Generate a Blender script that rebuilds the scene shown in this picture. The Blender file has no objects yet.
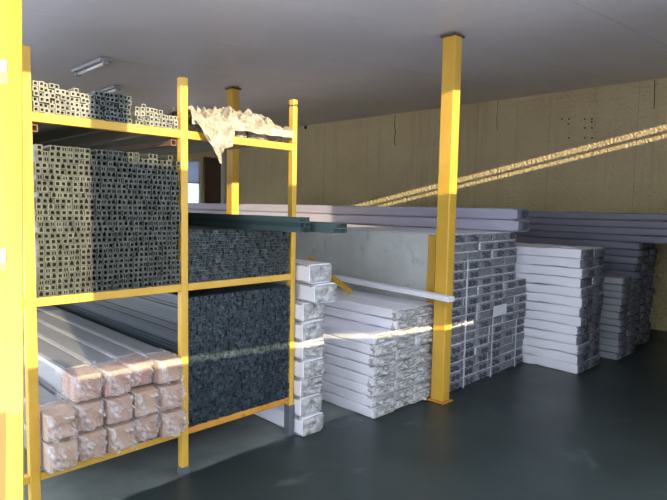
import bpy, bmesh, math, random
from mathutils import Vector, Matrix, noise
rnd = random.Random(7)
SC = bpy.context.scene
COL = SC.collection

# ------------------------------------------------------------------ helpers
def mesh_from(name, verts, faces, mat, smooth=False):
    me = bpy.data.meshes.new(name)
    me.from_pydata(verts, [], faces)
    me.materials.append(mat)
    if smooth:
        for p in me.polygons: p.use_smooth = True
    me.update()
    return me

def obj(name, me, parent=None, loc=(0, 0, 0), rot=(0, 0, 0)):
    o = bpy.data.objects.new(name, me)
    COL.objects.link(o)
    o.location = loc; o.rotation_euler = rot
    if parent is not None: o.parent = parent
    return o

def empty(name, loc=(0, 0, 0), rot=(0, 0, 0)):
    o = bpy.data.objects.new(name, None)
    o.empty_display_size = 0.1
    COL.objects.link(o)
    o.location = loc; o.rotation_euler = rot
    return o

def tag(o, label, cat, group=None, kind=None):
    o['label'] = label; o['category'] = cat
    if group: o['group'] = group
    if kind: o['kind'] = kind
    return o

def struct(o):
    o['kind'] = 'structure'
    return o

def copy_tree(root, loc, rot=None):
    r = root.copy(); COL.objects.link(r); r.location = loc
    if rot is not None: r.rotation_euler = rot
    for ch in root.children:
        c = ch.copy(); COL.objects.link(c); c.parent = r
        for g in ch.children:
            d = g.copy(); COL.objects.link(d); d.parent = c
    return r

class MB:
    """collects shapes into one mesh"""
    def __init__(s): s.v = []; s.f = []
    def add(s, vs, fs):
        n = len(s.v); s.v += [tuple(v) for v in vs]; s.f += [tuple(i + n for i in f) for f in fs]; return s
    def box(s, x0, x1, y0, y1, z0, z1):
        return s.add([(x0,y0,z0),(x1,y0,z0),(x1,y1,z0),(x0,y1,z0),(x0,y0,z1),(x1,y0,z1),(x1,y1,z1),(x0,y1,z1)],
                     [(0,3,2,1),(4,5,6,7),(0,1,5,4),(1,2,6,5),(2,3,7,6),(3,0,4,7)])
    def hexa(s, p):
        return s.add(p, [(0,3,2,1),(4,5,6,7),(0,1,5,4),(1,2,6,5),(2,3,7,6),(3,0,4,7)])
    def bbox(s, x0, x1, y0, y1, z0, z1, b=.004):
        bm = bmesh.new(); bmesh.ops.create_cube(bm, size=1)
        for v in bm.verts:
            v.co = Vector(((x0+x1)/2 + v.co.x*(x1-x0), (y0+y1)/2 + v.co.y*(y1-y0), (z0+z1)/2 + v.co.z*(z1-z0)))
        bmesh.ops.bevel(bm, geom=bm.edges[:], offset=b, segments=2, affect='EDGES', profile=.5)
        bm.verts.index_update()
        s.add([v.co.copy() for v in bm.verts], [[v.index for v in f.verts] for f in bm.faces]); bm.free(); return s
    def tube(s, pts, r, n=8, closed=False):
        pts = [Vector(p) for p in pts]; base = len(s.v); m = len(pts)
        for i, p in enumerate(pts):
            a = pts[(i-1) % m] if (closed or i > 0) else p
            b = pts[(i+1) % m] if (closed or i < m-1) else p
            t = (b-a).normalized()
            u = t.cross(Vector((0,0,1)))
            if u.length < 1e-3: u = t.cross(Vector((0,1,0)))
            u.normalize(); w = t.cross(u)
            for k in range(n):
                ang = 2*math.pi*k/n
                s.v.append(tuple(p + u*math.cos(ang)*r + w*math.sin(ang)*r))
        for i in range(m if closed else m-1):
            j = (i+1) % m
            for k in range(n):
                s.f.append((base+i*n+k, base+i*n+(k+1) % n, base+j*n+(k+1) % n, base+j*n+k))
        if not closed:
            s.f.append(tuple(base+k for k in range(n))[::-1]); s.f.append(tuple(base+(m-1)*n+k for k in range(n)))
        return s
    def mesh(s, name, mat, smooth=False):
        return mesh_from(name, s.v, s.f, mat, smooth)
    def obj(s, name, mat, parent=None, loc=(0,0,0), rot=(0,0,0), smooth=False):
        return obj(name, s.mesh(name, mat, smooth), parent, loc, rot)

def section(rows, xs, zs, y0, y1):
    """an extrusion: rows of text top to bottom give the cross-section ('#' is metal)"""
    R = len(rows); Cn = len(rows[0])
    occ = lambda i, j: 0 <= i < R and 0 <= j < Cn and rows[i][j] == '#'
    vid = {}; V = []; F = []
    zt = list(reversed(zs))
    def v(i, j, k):
        key = (i, j, k)
        if key not in vid:
            vid[key] = len(V); V.append((xs[j], y0 if k == 0 else y1, zt[i]))
        return vid[key]
    for i in range(R):
        for j in range(Cn):
            if not occ(i, j): continue
            F.append((v(i+1,j,0), v(i+1,j+1,0), v(i,j+1,0), v(i,j,0)))
            F.append((v(i+1,j,1), v(i,j,1), v(i,j+1,1), v(i+1,j+1,1)))
            if not occ(i-1,j): F.append((v(i,j,0), v(i,j+1,0), v(i,j+1,1), v(i,j,1)))
            if not occ(i+1,j): F.append((v(i+1,j,0), v(i+1,j,1), v(i+1,j+1,1), v(i+1,j+1,0)))
            if not occ(i,j-1): F.append((v(i,j,0), v(i,j,1), v(i+1,j,1), v(i+1,j,0)))
            if not occ(i,j+1): F.append((v(i,j+1,0), v(i+1,j+1,0), v(i+1,j+1,1), v(i,j+1,1)))
    return V, F

# ------------------------------------------------------------------ materials
def new_mat(name):
    m = bpy.data.materials.new(name); m.use_nodes = True
    nt = m.node_tree; b = nt.nodes['Principled BSDF']
    return m, nt, b

def srgb(r, g, b):
    f = lambda c: (c/255/12.92) if c/255 <= .04045 else ((c/255+.055)/1.055)**2.4
    return (f(r), f(g), f(b), 1)

def ramp(nt, fac, stops):
    r = nt.nodes.new('ShaderNodeValToRGB')
    els = r.color_ramp.elements
    els[0].position, els[0].color = stops[0]
    els[1].position, els[1].color = stops[-1]
    for p, c in stops[1:-1]:
        e = els.new(p); e.color = c
    nt.links.new(fac, r.inputs[0]); return r.outputs[0]

def nz(nt, scale, detail=4, rough=.55, vec=None, dist=0):
    n = nt.nodes.new('ShaderNodeTexNoise')
    n.inputs['Scale'].default_value = scale; n.inputs['Detail'].default_value = detail
    n.inputs['Roughness'].default_value = rough; n.inputs['Distortion'].default_value = dist
    if vec is not None: nt.links.new(vec, n.inputs['Vector'])
    return n.outputs['Fac']

def coords(nt, scale=(1,1,1), kind='Object'):
    tc = nt.nodes.new('ShaderNodeTexCoord'); mp = nt.nodes.new('ShaderNodeMapping')
    mp.inputs['Scale'].default_value = scale
    nt.links.new(tc.outputs[kind], mp.inputs['Vector']); return mp.outputs['Vector']

def bump(nt, b, h, strength=.3, dist=.01):
    bp = nt.nodes.new('ShaderNodeBump')
    bp.inputs['Strength'].default_value = strength; bp.inputs['Distance'].default_value = dist
    nt.links.new(h, bp.inputs['Height']); nt.links.new(bp.outputs['Normal'], b.inputs['Normal'])

def mix(nt, fac, a, c):
    m = nt.nodes.new('ShaderNodeMix'); m.data_type = 'RGBA'
    if isinstance(fac, float): m.inputs[0].default_value = fac
    else: nt.links.new(fac, m.inputs[0])
    for k, s in ((6, a), (7, c)):
        if isinstance(s, tuple): m.inputs[k].default_value = s
        else: nt.links.new(s, m.inputs[k])
    return m.outputs[2]

def math_node(nt, op, a, bb=None):
    m = nt.nodes.new('ShaderNodeMath'); m.operation = op
    for i, s in enumerate((a, bb)):
        if s is None: continue
        if isinstance(s, (int, float)): m.inputs[i].default_value = s
        else: nt.links.new(s, m.inputs[i])
    return m.outputs[0]

def paint_mat(name, c1, c2, rust=.0, rough=.4):
    m, nt, b = new_mat(name)
    co = coords(nt)
    n1 = nz(nt, 3, 5, .6, co)
    c = ramp(nt, n1, [(.3, c1), (.7, c2)])
    if rust:
        n2 = nz(nt, 22, 6, .7, co)
        mk = ramp(nt, n2, [(rust, (0,0,0,1)), (min(rust+.07, 1), (1,1,1,1))])
        c = mix(nt, mk, c, srgb(70, 48, 30))
    nt.links.new(c, b.inputs['Base Color'])
    b.inputs['Roughness'].default_value = rough
    bump(nt, b, nz(nt, 60, 3, .5, co), .12, .004)
    return m

M = {}
M['yellow'] = paint_mat('yellow_paint', srgb(212, 170, 64), srgb(200, 156, 50), .68, .42)
M['yellow_worn'] = paint_mat('worn_yellow_paint', srgb(206, 150, 52), srgb(186, 124, 44), .58, .5)
M['yellow_gate'] = paint_mat('bright_yellow_paint', srgb(224, 190, 56), srgb(216, 178, 48), 0, .35)
M['gate_sheet'] = paint_mat('orange_yellow_paint', srgb(206, 148, 62), srgb(194, 134, 54), 0, .5)
M['cream_paint'] = paint_mat('cream_paint', srgb(240, 226, 176), srgb(232, 216, 160), 0, .5)
M['foot_grey'] = paint_mat('grey_foot_steel', srgb(92, 97, 102), srgb(78, 84, 92), 0, .6)
M['rail_steel'] = paint_mat('brown_rail_paint', srgb(112, 84, 60), srgb(92, 70, 54), 0, .6)
M['dark_steel'] = paint_mat('dark_steel', srgb(70, 72, 74), srgb(52, 54, 56), 0, .55)

def alu_mat(name, c_lo, c_hi, metallic, rough):
    m, nt, b = new_mat(name)
    g = nt.nodes.new('ShaderNodeNewGeometry'); oi = nt.nodes.new('ShaderNodeObjectInfo')
    s = math_node(nt, 'ADD', g.outputs['Random Per Island'], oi.outputs['Random'])
    s = math_node(nt, 'FRACT', s)
    c = ramp(nt, s, [(0, c_lo), (.75, mixc(c_lo, c_hi, .5)), (1, c_hi)])
    nt.links.new(c, b.inputs['Base Color'])
    b.inputs['Metallic'].default_value = metallic
    b.inputs['Roughness'].default_value = rough
    return m
def mixc(a, b, t): return tuple(a[i]*(1-t)+b[i]*t for i in range(3)) + (1,)
M['silver'] = alu_mat('mill_aluminium', srgb(112, 113, 104), srgb(150, 150, 138), .25, .42)
M['silver_dark'] = alu_mat('grey_aluminium', srgb(64, 70, 66), srgb(98, 104, 98), .25, .42)
M['box_alu'] = alu_mat('box_profile_aluminium', srgb(58, 62, 55), srgb(88, 91, 82), .25, .42)
M['anthracite'] = alu_mat('anthracite_coating', srgb(40, 49, 50), srgb(86, 97, 98), .15, .42)
M['anthracite2'] = alu_mat('blue_anthracite_coating', srgb(34, 44, 50), srgb(72, 86, 95), .15, .42)
M['green_bar'] = alu_mat('green_grey_coating', srgb(50, 67, 67), srgb(90, 110, 108), .1, .35)

def sheet_mat(name, c, rough=.38, var=.08, bscale=9, bstr=.35):
    m, nt, b = new_mat(name)
    oi = nt.nodes.new('ShaderNodeObjectInfo')
    co = coords(nt, (1, .35, 1))
    hi = mixc(c, (1,1,1,1), var); lo = tuple(x*(1-var*1.6) for x in c[:3]) + (1,)
    s = math_node(nt, 'ADD', math_node(nt, 'MULTIPLY', oi.outputs['Random'], .6), math_node(nt, 'MULTIPLY', nz(nt, 5, 4, .6, co), .4))
    nt.links.new(ramp(nt, s, [(.1, lo), (.9, hi)]), b.inputs['Base Color'])
    b.inputs['Roughness'].default_value = rough
    bump(nt, b, nz(nt, bscale, 5, .6, co, .6), bstr, .02)
    return m
M['white_film'] = sheet_mat('white_film', srgb(240, 240, 247), .38, .05)
M['lilac_film'] = sheet_mat('lilac_film', srgb(176, 174, 196), .4, .12)
M['slate_film'] = sheet_mat('slate_film', srgb(98, 99, 116), .45, .1)
M['pale_film'] = sheet_mat('pale_grey_film', srgb(140, 145, 150), .35, .1)
M['dull_film'] = sheet_mat('dull_grey_film', srgb(128, 128, 130), .3, .12)
M['grey_pack'] = sheet_mat('grey_shelf_pack', srgb(118, 114, 106), .5, .08)

def crumple_mat(name, c_lo, c_hi, rough=.28, scale=26):
    m, nt, b = new_mat(name)
    co = coords(nt)
    n = nz(nt, scale, 6, .65, co, 1.2)
    nt.links.new(ramp(nt, n, [(.32, c_lo), (.66, c_hi)]), b.inputs['Base Color'])
    b.inputs['Roughness'].default_value = rough
    v = nt.nodes.new('ShaderNodeTexVoronoi'); v.inputs['Scale'].default_value = scale*1.1
    nt.links.new(co, v.inputs['Vector'])
    h = math_node(nt, 'ADD', n, math_node(nt, 'MULTIPLY', v.outputs['Distance'], .5))
    bump(nt, b, h, .9, .035)
    return m
M['bubble'] = crumple_mat('bubble_wrap', srgb(128, 128, 128), srgb(218, 218, 216), .22, 17)  # wide grey range also paints in highlights on the crumples
M['bubble_dim'] = crumple_mat('grey_bubble_wrap', srgb(104, 108, 114), srgb(164, 168, 174))
M['bubble_dark'] = crumple_mat('dark_bubble_wrap', srgb(84, 88, 98), srgb(138, 142, 152))
M['sheeting'] = crumple_mat('milky_sheeting', srgb(138, 128, 112), srgb(190, 181, 165), .4, 14)

def carton_mat():
    m, nt, b = new_mat('brown_carton')
    oi = nt.nodes.new('ShaderNodeObjectInfo')
    co = coords(nt)
    c = ramp(nt, oi.outputs['Random'], [(0, srgb(160, 122, 98)), (.5, srgb(176, 146, 114)), (1, srgb(166, 124, 104))])
    c = mix(nt, ramp(nt, nz(nt, 14, 4, .6, co), [(.35, (0,0,0,1)), (.75, (.5,.5,.5,1))]), c, srgb(176, 138, 116))
    nt.links.new(c, b.inputs['Base Color']); b.inputs['Roughness'].default_value = .75
    return m
M['carton'] = carton_mat()

def film_mat(name, lo=.14, hi=.74):
    m, nt, b = new_mat(name)
    co = coords(nt)
    n = nz(nt, 6, 4, .6, co, 1.2)
    b.inputs['Base Color'].default_value = (.86, .86, .88, 1)
    b.inputs['Roughness'].default_value = .16
    bump(nt, b, nz(nt, 12, 5, .6, co, 1.5), .7, .03)
    tr = nt.nodes.new('ShaderNodeBsdfTransparent')
    mx = nt.nodes.new('ShaderNodeMixShader')
    f = nt.nodes.new('ShaderNodeMapRange')
    f.inputs['From Min'].default_value = .42; f.inputs['From Max'].default_value = .72
    f.inputs['To Min'].default_value = lo; f.inputs['To Max'].default_value = hi
    nt.links.new(n, f.inputs['Value'])
    nt.links.new(f.outputs[0], mx.inputs[0]); nt.links.new(tr.outputs[0], mx.inputs[1]); nt.links.new(b.outputs[0], mx.inputs[2])
    nt.links.new(mx.outputs[0], nt.nodes['Material Output'].inputs[0])
    return m
M['clear_film'] = film_mat('clear_plastic_film')

def floor_mat():
    m, nt, b = new_mat('wet_dark_floor')
    co = coords(nt)
    sep = nt.nodes.new('ShaderNodeSeparateXYZ'); nt.links.new(co, sep.inputs[0])
    edge = math_node(nt, 'ADD', sep.outputs['Y'], math_node(nt, 'MULTIPLY', math_node(nt, 'SUBTRACT', nz(nt, 2.2, 3, .5, co), .5), .12))
    mk = nt.nodes.new('ShaderNodeMapRange'); mk.inputs['From Min'].default_value = 2.80; mk.inputs['From Max'].default_value = 2.83
    nt.links.new(edge, mk.inputs['Value'])
    dark = ramp(nt, nz(nt, 1.3, 5, .6, co), [(.3, srgb(38, 48, 48)), (.75, srgb(50, 61, 61))])
    patch = ramp(nt, nz(nt, 2.4, 4, .6, co, .8), [(.62, (0,0,0,1)), (.72, (.6,.6,.6,1))])
    dark = mix(nt, patch, dark, srgb(80, 90, 90))
    light = ramp(nt, nz(nt, 4, 6, .65, co), [(.3, srgb(92, 99, 96)), (.75, srgb(118, 124, 119))])
    c = mix(nt, mk.outputs[0], dark, light)
    nt.links.new(c, b.inputs['Base Color'])
    rg = nt.nodes.new('ShaderNodeMapRange'); rg.inputs['To Min'].default_value = .27; rg.inputs['To Max'].default_value = .55
    nt.links.new(math_node(nt, 'MAXIMUM', nz(nt, 1.7, 4, .6, co), math_node(nt, 'MULTIPLY', mk.outputs[0], 1.3)), rg.inputs['Value'])
    nt.links.new(rg.outputs[0], b.inputs['Roughness'])
    bump(nt, b, nz(nt, 7, 5, .6, co), .08, .01)
    return m
M['floor'] = floor_mat()

def wall_mat():
    m, nt, b = new_mat('stained_cream_plaster')
    co = coords(nt)
    c = ramp(nt, nz(nt, .8, 5, .6, co), [(.3, srgb(196, 176, 136)), (.7, srgb(212, 194, 154))])
    streak = nz(nt, 1, 5, .7, coords(nt, (1, 5.5, .22)))
    c = mix(nt, ramp(nt, streak, [(.52, (0,0,0,1)), (.78, (.55,.55,.55,1))]), c, srgb(160, 142, 102))
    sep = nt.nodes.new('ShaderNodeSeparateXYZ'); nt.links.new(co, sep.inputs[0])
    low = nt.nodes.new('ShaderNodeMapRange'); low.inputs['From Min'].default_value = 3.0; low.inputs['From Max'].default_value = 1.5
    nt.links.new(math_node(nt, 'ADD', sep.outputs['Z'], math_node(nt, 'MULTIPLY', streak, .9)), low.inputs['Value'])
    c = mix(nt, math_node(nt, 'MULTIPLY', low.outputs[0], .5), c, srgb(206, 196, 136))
    # straight sheet joints every 1.25 m
    j = math_node(nt, 'PINGPONG', sep.outputs['Y'], .62)
    jm = nt.nodes.new('ShaderNodeMapRange'); jm.inputs['From Min'].default_value = .006; jm.inputs['From Max'].default_value = .0
    nt.links.new(j, jm.inputs['Value'])
    c = mix(nt, math_node(nt, 'MULTIPLY', jm.outputs[0], .45), c, srgb(70, 58, 40))
    nt.links.new(c, b.inputs['Base Color']); b.inputs['Roughness'].default_value = .7
    bump(nt, b, nz(nt, 20, 3, .6, co), .7, .08)
    return m
M['wall'] = wall_mat()

def ceil_mat():
    m, nt, b = new_mat('grey_ceiling_panel')
    co = coords(nt)
    c = ramp(nt, nz(nt, .9, 4, .6, co), [(.3, srgb(204, 202, 208)), (.7, srgb(216, 214, 220))])
    nt.links.new(c, b.inputs['Base Color']); b.inputs['Roughness'].default_value = .42
    bump(nt, b, nz(nt, 3, 3, .5, co), .08, .02)
    return m
M['ceiling'] = ceil_mat()

def partition_mat():
    m, nt, b = new_mat('grey_render')
    co = coords(nt)
    c = ramp(nt, nz(nt, 1.6, 5, .6, co), [(.3, srgb(172, 176, 170)), (.7, srgb(204, 210, 206))])
    c = mix(nt, ramp(nt, nz(nt, 4.2, 5, .65, coords(nt, (1, 1, 1.3)), 1.2), [(.57, (0,0,0,1)), (.68, (.3,.3,.3,1))]), c, srgb(118, 116, 108))
    nt.links.new(c, b.inputs['Base Color']); b.inputs['Roughness'].default_value = .75
    return m
M['partition'] = partition_mat()

def plain(name, c, rough=.5, metallic=0.):
    m, nt, b = new_mat(name)
    co = coords(nt)
    nt.links.new(ramp(nt, nz(nt, 6, 3, .5, co), [(.3, tuple(x*.9 for x in c[:3])+(1,)), (.7, c)]), b.inputs['Base Color'])
    b.inputs['Roughness'].default_value = rough; b.inputs['Metallic'].default_value = metallic
    return m
M['mark'] = plain('dark_profile_end', srgb(80, 84, 96), .5)
M['label'] = plain('white_paper', srgb(232, 234, 240), .6)
M['tape'] = plain('white_tape', srgb(226, 228, 234), .3)
M['brown'] = plain('brown_door', srgb(84, 66, 50), .6)
M['pipe'] = plain('pale_pipe', srgb(190, 184, 168), .45)
M['hole'] = plain('dark_hole', srgb(26, 20, 14), .9)
M['crack'] = plain('dark_crack', srgb(64, 52, 36), .9)
M['housing'] = plain('grey_lamp_housing', srgb(150, 150, 152), .4)
M['tubeglass'] = plain('white_lamp_tube', srgb(232, 232, 232), .2)
M['concrete'] = plain('pale_yard_concrete', srgb(226, 226, 226), .8)
M['sun_block'] = plain('grey_sun_block', srgb(150, 152, 156), .5)  # only for the unseen sun blockers
def pane_mat(name, c):
    m, nt, b = new_mat(name)
    tr = nt.nodes.new('ShaderNodeBsdfTranslucent'); tr.inputs[0].default_value = c
    mx = nt.nodes.new('ShaderNodeMixShader'); mx.inputs[0].default_value = .25
    b.inputs['Base Color'].default_value = (.7,.75,.8,1); b.inputs['Roughness'].default_value = .3
    nt.links.new(tr.outputs[0], mx.inputs[1]); nt.links.new(b.outputs[0], mx.inputs[2])
    nt.links.new(mx.outputs[0], nt.nodes['Material Output'].inputs[0])
    return m
M['pane'] = pane_mat('frosted_pane', (.8, .88, 1, 1)); M['pane_grey'] = pane_mat('grey_pane', (.3, .33, .4, 1))

# ------------------------------------------------------------------ the setting
CZ = lambda x: 2.985 + .089*(x-3.83)            # the ceiling rises towards the cream wall
WX = 8.4; YB = 12.0; YF = .45
struct(MB().box(-.3, 8.7, .3, 12.3, -.12, 0).obj('floor', M['floor']))
struct(MB().box(-30, 16, -24, .3, -.2, -.03).box(-30, -.3, .3, 16, -.2, -.03).obj('ground', M['concrete']))  # unseen yard, kept pale and close to bounce light onto the ceiling
def roof_slab(y0, y1, x0, x1, t=.08):
    return [(x0,y0,CZ(x0)),(x1,y0,CZ(x1)),(x1,y1,CZ(x1)),(x0,y1,CZ(x0)),(x0,y0,CZ(x0)+t),(x1,y0,CZ(x1)+t),(x1,y1,CZ(x1)+t),(x0,y1,CZ(x0)+t)]
mb = MB()
yy = YF
while yy < 12.3:                                 # sandwich panels with fine joints across the slope
    y2 = min(yy+1.1, 12.3)
    mb.hexa(roof_slab(yy, y2-.006, -.4, 8.7)); yy = y2
mb.hexa([(x, y, z+.02) for x, y, z in roof_slab(YF, 12.3, -.4, 8.7)])
struct(mb.obj('ceiling', M['ceiling']))
# cream side wall, its cracks and bolt holes
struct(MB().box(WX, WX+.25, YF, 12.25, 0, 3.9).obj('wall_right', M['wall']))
cr = MB()
def wall_line(pts, r): cr.tube([(WX-.0005, y, z) for y, z in pts], r, 5)
wall_line([(6.75,3.36),(6.76,3.2),(6.73,3.05),(6.75,2.9),(6.72,2.78)], .009)
wall_line([(2.30,3.38),(2.29,3.2),(2.285,3.0)], .006)
wall_line([(4.6,3.38),(4.61,3.1),(4.59,2.9)], .005)
cracks = cr.obj('trim_1', M['crack']); struct(cracks)
hb = MB()
for y, z in ((3.53,2.983),(3.424,2.973),(3.43,2.90),(3.41,2.691),(3.19,2.95),(3.091,2.941),(3.09,2.90),(3.183,2.82),(3.084,2.811),(3.175,2.674),(3.076,2.667),(9.3,3.36)):
    n = 8
    hb.tube([(WX-.004, y, z), (WX+.002, y, z)], .013 if y < 9 else .05, n)
h = hb.obj('trim_2', M['hole']); struct(h)
# far end wall with its window opening
wx0, wx1, wz0, wz1 = 6.86, 7.37, 1.45, 2.66
mb = MB()
mb.box(-.4, wx0, YB, YB+.2, 0, 3.9).box(wx1, WX, YB, YB+.2, 0, 3.9).box(wx0, wx1, YB, YB+.2, 0, wz0).box(wx0, wx1, YB, YB+.2, wz1, 3.9)
struct(mb.obj('wall_back', M['wall']))
win = empty('window_1', (0,0,0)); struct(win)
fb = MB()
for a in ((wx0,wx0+.03,wz0,wz1),(wx1-.03,wx1,wz0,wz1),(wx0,wx1,wz1-.03,wz1),(wx0,wx1,wz0,wz0+.03),(wx0,wx1,2.1,2.13)):
    fb.box(a[0], a[1], YB+.02, YB+.08, a[2], a[3])
fb.obj('window_frame', M['pipe'], win)
MB().box(wx0+.03, wx1-.03, YB+.045, YB+.055, wz0+.03, 2.1).obj('pane', M['pane'], win)
MB().box(wx0+.03, wx1-.03, YB+.045, YB+.055, 2.13, wz1-.03).obj('pane', M['pane_grey'], win)
dr = empty('door_1', (0,0,0)); struct(dr)
MB().bbox(7.44, 7.50, YB-.06, YB-.001, 0, 2.75, .006).bbox(7.86, 7.92, YB-.06, YB-.001, 0, 2.75, .006).bbox(7.44, 7.92, YB-.06, YB-.001, 2.7, 2.76, .006).obj('door_frame', M['brown'], dr)
MB().bbox(7.5, 7.86, YB-.04, YB-.001, 0, 2.7, .006).obj('door_leaf', M['brown'], dr)
# the front of the shed, behind the photographer: wall with a slit under the eaves, plus unseen blockers added to shape the sunlight
SLX0, SLX1 = 4.0, 8.4
struct(MB().box(3.93, 8.65, YF, YF+.1, 0, 2.915).box(3.93, 6.5, YF, YF+.1, 2.9, CZ(3.75)).box(8.35, 8.65, YF, YF+.1, 2.9, CZ(8.3)).obj('wall_front', M['concrete']))
struct(MB().box(5.7, 8.35, YF+.02, YF+.08, 2.99, 3.022).obj('trim_3', M['dark_steel']))
fz = MB(); fz.hexa([(5.7,YF+.02,3.115),(8.35,YF+.02,3.115),(8.35,YF+.08,3.115),(5.7,YF+.08,3.115),(5.7,YF+.02,CZ(5.7)),(8.35,YF+.02,CZ(8.35)),(8.35,YF+.08,CZ(8.35)),(5.7,YF+.08,CZ(5.7))])
struct(fz.obj('trim_4', M['dark_steel']))
SL = lambda x: 1.535 - .058*(x-.2)
def slope_panel(x0, x1, y0, y1, zb, zt):
    return MB().hexa([(x0,y0,zb(x0)),(x1,y0,zb(x1)),(x1,y1,zb(x1)),(x0,y1,zb(x0)),(x0,y0,zt(x0)),(x1,y0,zt(x1)),(x1,y1,zt(x1)),(x0,y1,zt(x0))])
yf = -1.2
low = slope_panel(-6, -.03, yf-.2, yf, lambda x: -.05, lambda x: SL(x)+.065)
low2 = slope_panel(-.03, 4.3, yf-.2, yf, lambda x: -.05, lambda x: SL(x)-.024)
low.add(low2.v, low2.f)
struct(low.obj('wall_sun_block', M['concrete']))  # unseen low blocker, its top shaped to cut the sun's lower edge
pan = slope_panel(.1, 4.3, yf-.06, yf, lambda x: SL(x)+.024, lambda x: 2.65-.065*x)
struct(pan.obj('sun_block_panel', M['sun_block']))  # unseen blocker added to shade the rack, leaving a sun slit below
struct(MB().box(.1, .28, yf-.06, yf, 1.6, 3.4).obj('sun_block_post', M['sun_block']))  # unseen post added to cast a shade strip on the top shelf

# low rendered partition behind the white planks, with a yellow end post
struct(MB().box(3.905, 3.965, 2.735, 8.6, 0, 1.375).obj('wall_middle', M['partition']))
struct(MB().bbox(3.895, 3.975, 2.66, 2.735, 0, 1.372, .006).obj('trim_7', M['yellow']))

# ------------------------------------------------------------------ steel columns
def column(x, y, label):
    c = empty('steel_column', (x, y, 0)); tag(c, label, 'column')
    zt = min(CZ(x-.05), CZ(x+.05))
    mb = MB(); mb.bbox(-.05, .05, -.06, .06, 0.012, zt-.001, .008)
    mb.obj('shaft', M['yellow'], c)
    MB().bbox(-.07, .075, -.08, .08, 0, .012, .003).obj('base_plate', M['yellow_worn'], c)
    MB().bbox(-.07, .07, -.07, .07, zt-.03, zt-.012, .003).obj('top_plate', M['dark_steel'], c)
    return c
column(3.82, 2.51, 'yellow steel column with a base plate standing before the white and grey stacks')
column(3.84, 5.54, 'yellow steel column farther back, seen behind the plastic on the rack shelf')

# ------------------------------------------------------------------ storage rack
RY = 2.82
rack = empty('storage_rack', (0, 0, 0))
tag(rack, 'yellow steel storage rack filled with long metal profiles', 'rack')
posts = [(.795, .842), (1.606, 1.651), (2.434, 2.473)]
FR = [RY, 5.7, 8.3]
for k, y in enumerate(FR):
    for i, (a, b) in enumerate([(.06, .105)] + posts):
        top = 2.305 if k == 0 else 2.12
        p = MB().bbox(a, b, y, y+.045, .04, top, .004).obj('post', M['yellow'], rack)
        MB().bbox(a-.006, b+.006, y-.004, y+.049, 0, .045, .003).obj('foot', M['foot_grey'], p)
for k, y in enumerate(FR):
    spans = [(.105, .795), (.842, 1.606), (1.651, 2.434)]
    for i, (a, b) in enumerate(spans):
        for z0, z1, nm in ((1.967, 2.012, 't'), (1.095, 1.138, 'm'), (.236, .275, 'b')):
            mt = M['yellow_worn'] if (nm == 'b' and i == 2) else M['yellow']
            MB().bbox(a, b, y+.002, y+.043, z0, z1, .004).obj('beam', mt, rack)
for i, (a, b) in enumerate([(.06, .105)] + posts[:2]):
    for z0 in (1.925,):               # side rails running back between the frames
        V, F = section(["###", "#.#", "###"], [-.017, -.012, .012, .017], [0, .005, .029, .034], RY+.046, FR[2]-.001)
        xc = b+.02 if i < 2 else a-.02
        obj('side_rail', mesh_from('side_rail', [(x+xc, y, z+z0) for x, y, z in V], F, M['rail_steel']), rack)
# lower sleeve on the outer post, tie wire near its top
MB().bbox(2.428, 2.479, RY-.006, RY+.05, .045, .215, .003).obj('sleeve', M['foot_grey'], rack)
MB().tube([(2.4535+.03*math.cos(a)*1.15, RY+.0225+.03*math.sin(a)*1.15, 2.265+.004*math.sin(3*a)) for a in [2*math.pi*i/14 for i in range(14)]], .004, 6, True).obj('tie_wire', M['dark_steel'], rack)

# ------------------------------------------------------------------ loose tubes and profiles in the rack
CAM = Vector((0, 0, 1.6))
def put_many(name, cells, meshes, label, cat, group, keep=300, rest=None):
    """cells: (x, z, y) lower left corner of each piece. The nearest get an object each, the rest one mesh."""
    order = sorted(range(len(cells)), key=lambda i: (Vector((cells[i][0], cells[i][2], cells[i][1])) - CAM).length)
    first = None
    for n, i in enumerate(order[:keep]):
        x, z, y = cells[i]
        if n < len(meshes) and False: pass
        me = meshes[rnd.randrange(len(meshes))]
        if first is None:
            o = first = tag(obj(name, me), label, cat, group)
        else:
            o = first.copy(); o.data = me; COL.objects.link(o)
        o.location = (x, y, z)
    left = order[keep:]
    if left and rest:
        mb = MB()
        for i in left:
            me = meshes[rnd.randrange(len(meshes))]; x, z, y = cells[i]
            mb.add([(v.co.x+x, v.co.y+y, v.co.z+z) for v in me.vertices], [tuple(p.vertices) for p in me.polygons])
        o = mb.obj(rest[0], meshes[0].materials[0])
        tag(o, rest[1], cat, None, 'stuff')

def tube_mesh(name, s, w, mat, L=5.6):
    V, F = section(["###", "#.#", "###"], [0, w, s-w, s], [0, w, s-w, s], 0, L)
    return mesh_from(name, V, F, mat)

# top shelf, left bay: square tubes
P = .0238; S = P-.0005
tsil = tube_mesh('square_tube', S, .0056, M['silver'])
tdrk = tube_mesh('square_tube', S, .0056, M['silver_dark'])
cells_s, cells_d = [], []
nc = int((1.600-.848)/P)
for i in range(nc):
    x = .848 + i*P
    if x < 1.05: n = 6
    elif x < 1.13: n = 5
    elif x < 1.31: n = 6
    elif x < 1.34: n = 0
    elif x < 1.46: n = 4
    elif x < 1.50: n = 3
    else: n = 3 if x < 1.57 else 2
    if .95 < x < 1.02: n = 5
    for j in range(n):
        y = RY + .004 + rnd.uniform(-.012, .02)
        (cells_d if 1.115 < x < 1.345 else cells_s).append((x, 2.0125 + j*P, y))
put_many('square_tube', cells_s, [tsil], 'silver aluminium square tube stacked on the top shelf of the rack', 'tube', 'silver square tubes on the top shelf')
put_many('square_tube', cells_d, [tdrk], 'darker grey square tube in the middle of the top shelf pile', 'tube', 'darker square tubes amid the top shelf pile')
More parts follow.
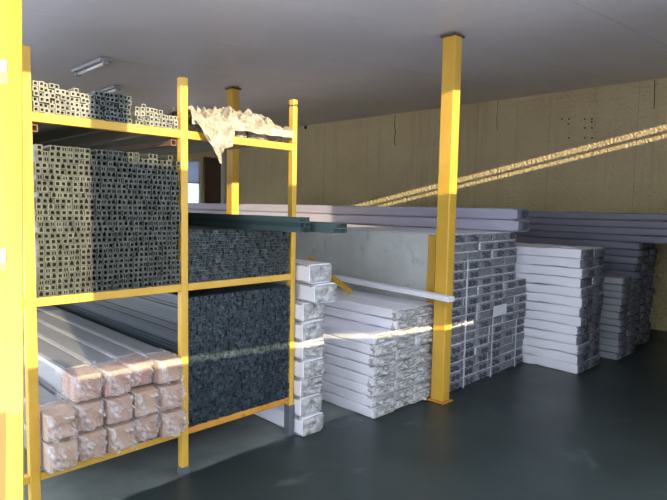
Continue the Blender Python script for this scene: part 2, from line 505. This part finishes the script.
# two loose tubes riding up askew on the pile
for nm, x, z, y, rz, rx, lb in (('square_tube', 1.395, 2.0125+4*P, 2.86, -.012, .006, 'loose square tube riding high on the low end of the top shelf pile'),
                        ('square_tube', 1.478, 2.0125+3*P, 2.83, .0, .003, 'loose square tube lying alone on the lowest tubes of the top shelf')):
    tag(obj(nm, tsil, None, (x, y, z)), lb, 'tube')

# upper left bay: a wall of grey box profiles
P = .0277; S = P-.0005
b1 = tube_mesh('box_profile', S, .0058, M['box_alu'])
V, F = section(["#####", "#.#.#", "#####"], [0, .005, S/2-.0022, S/2+.0022, S-.005, S], [0, .0055, S-.0055, S], 0, 5.6)
b2 = mesh_from('box_profile', V, F, M['box_alu'])
V, F = section(["##.##", "#...#", "#...#", "#####"], [0, .0055, .010, S-.010, S-.0055, S], [0, .0055, .016, S-.006, S], 0, 5.6)
b3 = mesh_from('box_profile', V, F, M['box_alu'])
cells = []
PZ = .0279
for j in range(26):
    sh = rnd.uniform(0, .03)
    for i in range(27):
        x = .848 + sh*.4 + i*P
        if x + S > 1.603: continue
        if j == 25 and rnd.random() < .3: continue
        if j == 24 and rnd.random() < .06: continue
        cells.append((x, 1.1395 + j*PZ, RY + .002 + rnd.uniform(-.006, .010)))
put_many('box_profile', cells, [b1, b1, b2, b3], 'grey aluminium box profile at the sunlit edge of the upper left bay', 'profile', 'grey box profiles in the upper left bay', 300,
         ('box_profile_mass', 'solid wall of darker grey box profiles filling the upper left bay'))

# right bay: dark coated window profiles, above and below the middle beam
def dark_profiles(s, mat, nm):
    out = []
    for rows in (["#####", "#.#.#", "#####", "#...#", "#.###"], ["#.###", "#.#.#", "#####", "..#..", "#####"], ["#####", "#....", "###.#", "#.#.#", "#####"], ["##.##", "#...#", "#####", "#.#.#", "#####"]):
        g = [0, .0036, s*.40, s*.40+.0036, s-.0036, s]
        V, F = section(rows, g, g, 0, 5.6)
        out.append(mesh_from(nm, V, F, mat))
    return out
P = .0218; S = P-.0005
cells = []
for j in range(14):
    for i in range(36):
        x = 1.655 + i*P
        if x + S > 2.431: continue
        cells.append((x, 1.1395 + j*P, RY + .006 + rnd.uniform(-.008, .010)))
put_many('window_profile', cells, dark_profiles(S, M['anthracite'], 'window_profile'), 'dark anthracite window profile stacked above the middle beam of the right bay', 'profile', 'dark window profiles above the middle beam', 300,
         ('window_profile_mass', 'solid rest of the dark window profiles above the middle beam'))
UT = 1.1395 + 14*P
P = .0204; S = P-.0005
cells = []
for j in range(38):
    for i in range(39):
        x = 1.655 + i*P
        if x + S > 2.431: continue
        cells.append((x, .2765 + j*P, RY + .006 + rnd.uniform(-.008, .010)))
put_many('frame_profile', cells, dark_profiles(S, M['anthracite2'], 'frame_profile'), 'blue-black frame profile packed under the middle beam of the right bay', 'profile', 'blue-black frame profiles in the lower right bay', 300,
         ('frame_profile_mass', 'solid rest of the blue-black frame profiles in the lower right bay'))
# long green-grey bars lying on top and poking out towards the front
V, F = section(["#####", "#.#.#", "#.#.#", "#####"], [0, .003, .013, .016, .026, .029], [0, .003, .014, .026, .029], 0, 6.2)
gb = mesh_from('long_bar', V, F, M['green_bar'])
first = None
for (x0, n, rows, y0, lb, gr) in ((2.10, 3, 3, 2.36, 'green-grey long bar in the thicker bundle poking out past the rack post', 'green-grey bars in the thicker bundle'),
                              (2.215, 4, 2, 2.19, 'green-grey long bar in the flatter bundle poking out farthest from the rack', 'green-grey bars in the flatter bundle')):
    for j in range(rows):
        for i in range(n):
            o = obj('long_bar', gb) if first is None else first.copy()
            if first is None: first = o
            else: COL.objects.link(o)
            tag(o, lb, 'bar', gr)
            o.location = (x0 + i*.0297, y0 + rnd.uniform(-.02, .03), UT + .001 + j*.0295)
# ------------------------------------------------------------------ wrapped things
def fbm(p, o=4): return noise.fractal(Vector(p), .6, 2.1, o)

def body_mesh(name, w, h, L, seed, mat, amp=.003, n=22, fy=2.2):
    """a long soft-edged pack, front end at y=0, bottom left at the origin"""
    r = min(w, h)*.16
    prof = []
    for cx, cz, a0 in ((w-r, h-r, 0), (r, h-r, 90), (r, r, 180), (w-r, r, 270)):
        for k in range(3):
            a = math.radians(a0 + 45*k); prof.append((cx + r*math.cos(a), cz + r*math.sin(a)))
    V, F = [], []; m = len(prof)
    ys = [L*(i/(n-1))**1.6 for i in range(n)]
    for i, y in enumerate(ys):
        for (x, z) in prof:
            q = (x*4+seed*7.3, y*fy, z*4+seed)
            dx = noise.noise(Vector(q))*amp; dz = noise.noise(Vector((q[0]+31, q[1], q[2])))*amp
            px = min(max(x + dx, 0), w); pz = min(max(z + dz, 0), h)
            V.append((px, y, pz))
    for i in range(n-1):
        for k in range(m):
            F.append((i*m+k, i*m+(k+1) % m, (i+1)*m+(k+1) % m, (i+1)*m+k))
    F.append(tuple(range(m))[::-1]); F.append(tuple((n-1)*m+k for k in range(m)))
    F = [f[::-1] for f in F]
    return mesh_from(name, V, F, mat, False)

def wrap_mesh(name, w, h, depth, seed, mat, amp=.012, nx=11, nz_=7, ny=4, out=.012, open_front=False):
    """crumpled film round the front end: skirt of length depth and a puckered front"""
    V, F = [], []
    ring = [(i/nx, 0) for i in range(nx)] + [(1, j/nz_) for j in range(nz_)] + [(1-i/nx, 1) for i in range(nx)] + [(0, 1-j/nz_) for j in range(nz_)]
    m = len(ring)
    for k in range(ny+1):
        y = depth*(1-k/ny) - out*(k/ny)
        if k == 0: y += 0
        for (u, v) in ring:
            d = fbm((u*3+seed*3.1, y*14+seed, v*3))
            inn = .0015 + .003*abs(d)
            x = u*w; z = v*h
            x += (inn if u < .01 else 0) - (inn if u > .99 else 0)
            z += (inn if v < .01 else 0) - (inn if v > .99 else 0)
            edge = (.008 if k == ny else 0)
            x = w/2 + (x-w/2)*(1-edge/w*2); z = h/2 + (z-h/2)*(1-edge/h*2)
            yy = y + (d*.02 if k == 0 else fbm((u*4+seed, 3.3, v*4))*amp*.4)
            V.append((x, yy, z))
    for k in range(ny):
        for i in range(m):
            F.append((k*m+i, k*m+(i+1) % m, (k+1)*m+(i+1) % m, (k+1)*m+i))
    if not open_front:
        base = ny*m; idx = {}
        for i, (u, v) in enumerate(ring): idx[(round(u*nx), round(v*nz_))] = base+i
        for a in range(1, nx):
            for b in range(1, nz_):
                u, v = a/nx, b/nz_
                d = fbm((u*3.5+seed*5, 9.1, v*2.6+seed)) ; rg = abs(fbm((u*6+seed, 2.2, v*5)))
                idx[(a, b)] = len(V)
                V.append((w/2+(u*w-w/2)*(1-.016/w), -out - .004 + (d*1.1 - rg*.9)*amp, h/2+(v*h-h/2)*(1-.016/h)))
        for a in range(nx):
            for b in range(nz_):
                F.append((idx[(a,b)], idx[(a+1,b)], idx[(a+1,b+1)], idx[(a,b+1)]))
    return mesh_from(name, V, F, mat, True)

def make_pack(name, w, h, L, bm, wm, seed, marks=0, depth=.10, amp=.012, wrap=True, bamp=.003, fy=2.2):
    """thing at its own bottom-left-front corner, made of sleeve, end wrap and the profile ends that show through"""
    e = empty(name)
    obj('sleeve', body_mesh('sleeve', w, h, L, seed, bm, bamp, 40 if fy > 3 else 22, fy), e)
    if wrap:
        obj('end_wrap', wrap_mesh('end_wrap', w, h, depth, seed, wm, amp), e)
    if marks:
        mb = MB()
        n = marks
        for i in range(n):
            cx = w*(i+.5)/n + rnd.uniform(-.004, .004); sx = min(w/n*.22, .055); s = h*.30
            rows = rnd.choice((["#.#", "###", "#.#"], ["###", ".#.", "###"], ["##.", ".##", "#.#"], ["#.#", ".#.", "#.#"], ["###", "#.#", "##."]))
            V, F = section(rows, [-sx, -sx*.35, sx*.35, sx], [-s, -s*.35, s*.35, s], -.029, -.002)
            mb.add([(x+cx, y, z+h/2) for x, y, z in V], F)
        mb.obj('profile_end', M['mark'], e)
    return e

def stack(name, protos, x0, y0, w, h, cols, rows_of, label, cat, group, jit=.02, gap=.001, z0=0, skip=None):
    """columns of packs; every pack an object with its parts"""
    used = set()
    for c in range(cols):
        for r in range(rows_of(c)):
            if skip and skip(c, r): continue
            k = (len(used) if len(used) < len(protos) else rnd.randrange(len(protos)))
            loc = (x0 + c*w + rnd.uniform(-.0005, .0005), y0 + rnd.uniform(-jit, jit), z0 + .001 + r*h)
            if k not in used and protos[k].get('fresh', 1):
                o = protos[k]; o.location = loc; o['fresh'] = 0; used.add(k)
            else:
                o = copy_tree(protos[k], loc)
            tag(o, label, cat, group)
    for p in protos:
        if p.get('fresh', 1) == 1: p.location = (x0, y0, z0 + 50)

def done(protos):
    for p in protos:
        pass

# A: bubble-wrapped column right beside the rack
w, h = .205, .134
pa = [make_pack('wrapped_bundle', w-.003, h-.0025, 5.6, M['white_film'], M['bubble'], s, 0, .16, .030) for s in (1, 2, 3, 4)]
stack('wrapped_bundle', pa, 2.482, 2.75, w, h, 1, lambda c: 7, 'bubble-wrapped white bundle in the narrow pile right beside the rack', 'bundle', 'bubble-wrapped bundles beside the rack', .012)
tp = copy_tree(pa[0], (2.52, 2.68, .001+7*h), (0, 0, -.05)); tag(tp, 'white bundle set askew second from top on the narrow pile beside the rack', 'bundle')
tp = copy_tree(pa[1], (2.49, 2.70, .003+8*h), (0, 0, -.035)); tag(tp, 'topmost white bundle on the narrow pile beside the rack', 'bundle')

# B: white planks with bubble-wrapped ends
w, h = .256, .0802
pb = [make_pack('white_bundle', w-.003, h-.0015, 5.4, M['white_film'], M['bubble'], s+10, 0, .05, .024, True, .009, 4.5) for s in range(6)]
stack('white_bundle', pb, 3.095, 2.625, w, h, 3, lambda c: (8, 10, 10)[c], 'long white bundle with bubble-wrapped end in the low pile before the column', 'bundle', 'white bundles in the low pile by the column', .014)
# a single plank lying across the top, and a yellow bar
e = empty('white_plank', (3.655, 2.36, .868), (.018, 0, -.06))
obj('board', body_mesh('board', .085, .042, 1.9, 77, M['white_film'], .002), e)
MB().bbox(.004, .081, -.003, .006, .004, .038, .002).obj('end_cap', M['tape'], e)
tag(e, 'single white plank lying loose on the low white pile, its end beside the column', 'plank')
bar = MB()
a, b = Vector((3.50, 3.80, 1.11)), Vector((3.60, 3.34, .832))
d = (b-a).normalized(); s = d.cross(Vector((1, 0, 0))).normalized()*.02; t = d.cross(s).normalized()*.006
bar.hexa([a-s-t, a+s-t, a+s+t, a-s+t, b-s-t, b+s-t, b+s+t, b-s+t])
t2 = d.cross(s).normalized()*.02; s2 = s.normalized()*.006
bar.hexa([a-s-t2, a-s+s2*2-t2, a-s+s2*2+t2, a-s+t2, b-s-t2, b-s+s2*2-t2, b-s+s2*2+t2, b-s+t2])
o = bar.obj('angle_bar', M['yellow']); tag(o, 'short yellow angle bar slanting down onto the low white pile', 'bar')

# C: tall wall of bundles with dark profile ends
w, h = .2425, .0813
pc = [make_pack('profile_bundle', w-.003, h-.0015, 5.0, M['white_film'], M['bubble_dim'], s+30, 1, .06, .010) for s in range(5)] + \
     [make_pack('profile_bundle', w-.003, h-.0015, 5.0, M['white_film'], M['bubble_dim'], s+40, 0, .06, .012) for s in range(2)]
stack('profile_bundle', pc, 4.0, 2.585, w, h, 6, lambda c: 17 if c < 5 else 11, 'bundle of dark-ended profiles in the tall grey wall of ends behind the column', 'bundle', 'profile bundles in the tall grey wall', .012)
lab = MB().box(0, .26, -.002, .0, 0, .10).obj('paper_label', M['label'], None, (4.725, 2.548, .585), (0, 0, 0))
tag(lab, 'white paper label stuck on the tall grey wall of bundle ends', 'label')
for n, (x, z0, z1, lb) in enumerate(((4.2425, .003, 1.16, 'white tape strip down the tall grey wall nearest the column'),
                          (4.728, .003, .585, 'white tape strip running down from the paper label'),
                          (5.2125, .003, .50, 'short white tape strip on the tall grey wall farthest from the column'))):
    mb = MB(); k = 16
    for i in range(k):
        za, zb = z0+(z1-z0)*i/k, z0+(z1-z0)*(i+1)/k
        dx = rnd.uniform(-.004, .004)
        mb.box(x-.010+dx, x+.008+dx, 2.546, 2.549, za, zb+.002)
    tag(mb.obj('tape_strip', M['tape']), lb, 'tape')
# two long packs on top of it
pl = make_pack('long_pack', .235, .112, 8.0, M['lilac_film'], M['bubble_dark'], 60, 1, .05, .008)
ct = .002 + 17*h
pl.location = (5.06, 2.50, ct+.002); tag(pl, 'lower of two long lilac packs lying on top of the tall grey wall', 'pack')
p2 = copy_tree(pl, (5.065, 2.52, ct+.117)); tag(p2, 'upper of two long lilac packs lying on top of the tall grey wall', 'pack')

# D: big white packs
w, h = .285, .0945
pd = [make_pack('white_pack', w-.003, h-.0015, 5.2, M['white_film'], M['bubble_dark'], s+70, 1, .012, .010, True, .016, 6.5) for s in range(5)]
stack('white_pack', pd, 5.455, 2.02, w, h, 2, lambda c: 13, 'broad white pack with dark ends in the tall pile right of the grey wall', 'pack', 'white packs in the tall pile', .014)
# E: lower pile
w, h = .275, .0745
pe = [make_pack('grey_pack', w-.003, h-.0015, 5.2, M['pale_film'], M['bubble_dark'], s+90, 1, .012, .010, True, .008) for s in range(4)]
stack('grey_pack', pe, 6.305, 1.92, w, h, 2, lambda c: 12 if c == 0 else 11, 'pale grey pack in the lowest pile between the white packs and long stack', 'pack', 'grey packs in the lowest pile', .014)
# F: long slate stack against the cream wall
w, h = .235, .0835
pf = [make_pack('slate_pack', w-.003, h-.0015, 7.5, M['slate_film'], M['bubble_dark'], s+110, 1, .05, .010, True, .006) for s in range(4)]
stack('slate_pack', pf, 6.90, 1.96, w, h, 3, lambda c: 15, 'long slate-grey pack in the far stack along the cream wall', 'pack', 'slate packs along the cream wall', .02)
f2 = [make_pack('slate_pack', w-.003, h-.0015, 8.2, M['slate_film'], M['bubble_dark'], s+130, 1, .05, .010, True, .004) for s in range(2)]
stack('slate_pack', f2, 6.90, 1.35, w, h, 5, lambda c: 4 if c != 2 else 4, 'longer slate-grey pack reaching out on top of the far stack', 'pack', 'longer slate packs on the far stack', .02, z0=15*h+.001)
for i in range(15):
    for c in (3, 4):
        o = copy_tree(pf[rnd.randrange(4)], (6.9+c*w, 2.5+rnd.uniform(-.02, .02), .001+i*h)); tag(o, 'slate-grey pack set back in the far stack, deepest by the cream wall', 'pack', 'slate packs set back by the cream wall')

# lower left bay: cartons in clear plastic
w, h = .1495, .146
def make_carton(seed):
    e = empty('carton_pack')
    obj('sleeve', body_mesh('sleeve', w-.003, h-.003, 5.4, seed, M['dull_film'], .002), e).location = (.0015, .17, .001)
    mb = MB(); mb.bbox(.006, w-.008, 0, .2, .005, h-.010, .006)
    mb.obj('carton', M['carton'], e)
    obj('plastic_wrap', wrap_mesh('plastic_wrap', w-.001, h-.001, .26, seed, M['clear_film'], .045, 14, 12, 6, .018), e)
    return e
pk = [make_carton(200+s) for s in range(4)]
first = [True]*4
CB = .2765
spots = []
for c in range(5):
    for r in range(2 if c == 0 else 3):
        spots.append((c, r))
for n, (c, r) in enumerate(spots):
    k = n % 4
    yoff = {0: -.02, 1: .02, 2: .0, 3: .03, 4: .0}[c] + (.05 if r == 2 else 0) + rnd.uniform(-.02, .02)
    loc = (.850 + c*w + rnd.uniform(-.0005, .0005), RY + yoff - .05, CB + .012 + r*h)
    if first[k]: o = pk[k]; o.location = loc; first[k] = False
    else: o = copy_tree(pk[k], loc)
    colw = ('against the outermost rack post', 'second from the outermost rack post', 'centre of the lower bay', 'second from the middle rack post', 'against the middle rack post')[c]
    row = ('bottom row', 'second row', 'top row')[r]
    tag(o, 'brown carton in clear plastic, %s, %s' % (row, colw), 'carton', 'plastic-wrapped cartons in the lower left bay')
# dark film tucked under the cartons
mb = MB()
V, F = [], []
nx, ny = 40, 8
for i in range(nx+1):
    for j in range(ny+1):
        x = .85 + .75*i/nx; y = RY - .018 + .25*j/ny
        z = CB + .005 + .004*noise.noise(Vector((x*30, y*20, 1)))
        V.append((x, y, z + (.004 if j == 0 else 0)))
for i in range(nx):
    for j in range(ny):
        a = i*(ny+1)+j; F.append((a, a+ny+1, a+ny+2, a+1))
me = mesh_from('plastic_liner', V, F, plain('dark_liner', srgb(60, 70, 74), .3), True)
o = obj('plastic_liner', me); o.modifiers.new('thick', 'SOLIDIFY').thickness = .002
tag(o, 'dark plastic liner tucked under the cartons in the lower left bay', 'liner')

# top shelf, right bay: long grey packs with milky plastic sheeting heaped over their ends
w = .1548; h = .055
ps = make_pack('shelf_pack', w-.002, h, 5.4, M['grey_pack'], M['sheeting'], 301, 0, .10, .016)
for c in range(5):
    loc = (1.655 + c*w, RY+.085+rnd.uniform(-.02, .02), 2.0125)
    if c == 0: ps.location = loc; o = ps
    else: o = copy_tree(ps, loc)
    tag(o, 'flat grey pack under the milky plastic on the top shelf', 'pack', 'flat packs on the top shelf')
def heap(name, fz, x0, x1, y0, y1, nx, ny):
    V, F = [], []
    for i in range(nx+1):
        for j in range(ny+1):
            u, v = i/nx, j/ny
            V.append(fz(x0+(x1-x0)*u, y0+(y1-y0)*v, u, v))
    for i in range(nx):
        for j in range(ny):
            a = i*(ny+1)+j; F.append((a, a+ny+1, a+ny+2, a+1))
    me = mesh_from(name, V, F, M['sheeting'], False)
    o = obj(name, me); md = o.modifiers.new('thick', 'SOLIDIFY'); md.thickness = .0015
    return o
peaks = [(1.665, .07, .05), (1.70, .10, .03), (1.80, .085, .035), (1.86, .095, .04), (1.965, .125, .04), (2.05, .085, .04), (2.09, .115, .045), (2.17, .105, .045), (2.27, .10, .03), (2.31, .05, .04), (2.38, .045, .05)]
def crown(x): return max([0.018] + [hh*max(0, 1-abs(x-px)/(wd*1.9)) + .012 for px, hh, wd in peaks])
def fz(x, y, u, v):
    # front lip hugs the packs, ridge in the middle, falls away at the back
    c = crown(x)
    prof = max(0, 1-abs(v-.42)/.55)**.7
    n1 = abs(noise.noise(Vector((x*17, y*13, 3.1)))); n2 = noise.noise(Vector((x*34, y*30, 7)))
    z = 2.085 + (c*prof)*(.85+.6*n1) + .07*(abs(noise.noise(Vector((x*25, y*19, 11))))-.2)*prof + .01*n2*prof
    if v < .02: z = 2.066
    yy = y + .045*noise.noise(Vector((x*13, v*6, 1.7)))
    if v < .08:
        yy = RY-.024 + .008*noise.noise(Vector((x*20, 0, 5))); z = 2.045 + .6*v + .012*noise.noise(Vector((x*11, 2, 5)))
    return (min(max(x, 1.662), 2.425) + .02*noise.noise(Vector((x*9, y*14, 8)))*(1 if v > .08 and .03 < u < .97 else 0), max(yy, RY-.032), max(z, 2.078) if v >= .08 else z)
o = heap('plastic_sheet', fz, 1.662, 2.425, RY-.03, RY+.36, 70, 26)
tag(o, 'crumpled milky plastic sheet on the top shelf, one tongue hanging over the beam', 'plastic sheet')
def flap(x, y, u, v):
    # v: 0 top on the shelf edge, 1 bottom tip; a tongue that narrows downwards
    zc = 2.075 - .245*v
    left = 1.668 + .150*v**1.15; right = 1.93 - .06*v - .05*(v > .62)
    xx = left + (right-left)*u
    if v > .8: zc += .02*noise.noise(Vector((u*5, 2, 3)))
    yy = RY - .012 - .030*math.sin(min(v*2.2, 1)*1.57) - .022*abs(noise.noise(Vector((u*6, v*2.5, 4)))) - .012*noise.noise(Vector((u*13, v*7, 9)))
    z = zc + .018*noise.noise(Vector((u*4, v*2, 6)))*(v) - .03*v*abs(u-.6)*-1
    if u > .72 and v > .70: z = max(z, 1.90 + .02*noise.noise(Vector((u*9, 1, 1))))
    return (xx, min(yy, RY-.012)-.03, z)
fl = heap('hanging_flap', flap, 0, 1, 0, 1, 22, 22); fl.parent = o

# ------------------------------------------------------------------ lamps, pipe, gate
def lamp(x, y, L, label):
    e = empty('batten_lamp', (x, y, CZ(x)-.006), (0, -math.atan(.089), 0))
    MB().bbox(-.05, .05, 0, L, -.03, 0, .006).obj('housing', M['housing'], e)
    MB().tube([(.0, .03, -.044), (.0, L-.03, -.044)], .014, 10).obj('lamp_tube', M['tubeglass'], e, smooth=True)
    MB().bbox(-.025, .025, .01, .035, -.06, -.028, .003).obj('end_cap', M['housing'], e)
    MB().bbox(-.025, .025, L-.035, L-.01, -.06, -.028, .003).obj('end_cap', M['housing'], e)
    tag(e, label, 'lamp')
lamp(1.99, 4.72, .66, 'unlit batten lamp on the ceiling nearer the rack')
lamp(2.66, 6.0, .5, 'unlit batten lamp on the ceiling farther back, just above the tubes')
pp = MB().tube([(7.98, 11.9, 0), (7.98, 11.9, 3.30)], .075, 12)
tag(pp.obj('wall_pipe', M['pipe'], smooth=True), 'pale vertical pipe by the brown door at the far end', 'pipe')

g0, g1 = Vector((.218, .954, 0)), Vector((.586, 2.08, 2.6))
ax = (g1-g0).normalized()
gate = empty('steel_gate', tuple(g0)); tag(gate, 'bright yellow steel gate frame leaning close in front of the rack', 'gate')
px = Vector((-.92, .39, 0)); px = (px - ax*px.dot(ax)).normalized()      # across the leaf, towards its far stile
nn = ax.cross(px).normalized()
def slab(a, b, u, v, c0, c1, d0, d1):
    return [a+u*c0+v*d0, a+u*c1+v*d0, a+u*c1+v*d1, a+u*c0+v*d1, b+u*c0+v*d0, b+u*c1+v*d0, b+u*c1+v*d1, b+u*c0+v*d1]
Lg = 2.86
def gbox(c0, c1, t0, t1, d0, d1, nm, mt):
    MB().hexa(slab(ax*t0, ax*t1, px, nn, c0, c1, d0, d1)).obj(nm, mt, gate)
gbox(-.0175, .0165, 0, Lg, -.011, .011, 'stile', M['yellow_gate'])
gbox(.60, .642, 0, Lg, -.06, .011, 'stile', M['yellow_gate'])
for t in (.03, 1.58, 2.16, 2.78):
    gbox(.020, .599, t, t+.04, -.057, .006, 'rail', M['cream_paint'])
gbox(.020, .599, .08, 2.77, -.062, -.058, 'sheet_panel', M['gate_sheet'])

# ------------------------------------------------------------------ light, camera
W = bpy.data.worlds.new('World'); SC.world = W; W.use_nodes = True
nt = W.node_tree; bg = nt.nodes['Background']
bg.inputs[0].default_value = (.78, .86, 1.0, 1); bg.inputs[1].default_value = 1.8
a = .25
sd = bpy.data.lights.new('Sun', 'SUN'); sd.energy = 4.2; sd.color = (1, .82, .54); sd.angle = math.radians(.3)
so = bpy.data.objects.new('Sun', sd); COL.objects.link(so)
so.rotation_euler = Vector((a, 1, -.203)).to_track_quat('-Z', 'Y').to_euler()
so.location = (-3, -8, 4)

yaw, pit, rol = (math.radians(v) for v in (44.81485677, 4.53752095, -1.10504145)); FPX = 549.61
fwd = Vector((math.cos(yaw)*math.cos(pit), math.sin(yaw)*math.cos(pit), -math.sin(pit)))
right = Vector((math.sin(yaw), -math.cos(yaw), 0)); down = fwd.cross(right)
r2 = right*math.cos(rol) + down*math.sin(rol); d2 = -right*math.sin(rol) + down*math.cos(rol)
cd = bpy.data.cameras.new('Camera'); cam = bpy.data.objects.new('Camera', cd); COL.objects.link(cam)
cam.matrix_world = Matrix(((r2.x, -d2.x, -fwd.x, 0), (r2.y, -d2.y, -fwd.y, 0), (r2.z, -d2.z, -fwd.z, 1.6), (0, 0, 0, 1)))
cd.sensor_fit = 'HORIZONTAL'; cd.sensor_width = 36; cd.lens = FPX*36/667; cd.clip_start = .02
SC.camera = cam
for o in list(bpy.data.objects):
    if 'fresh' in o: del o['fresh']
vs = SC.view_settings
vs.view_transform = 'Standard'; vs.look = 'None'; vs.exposure = 1.4; vs.gamma = 1; vs.use_curve_mapping = False
SC.cycles.max_bounces = 8; SC.cycles.diffuse_bounces = 5; SC.cycles.transparent_max_bounces = 16
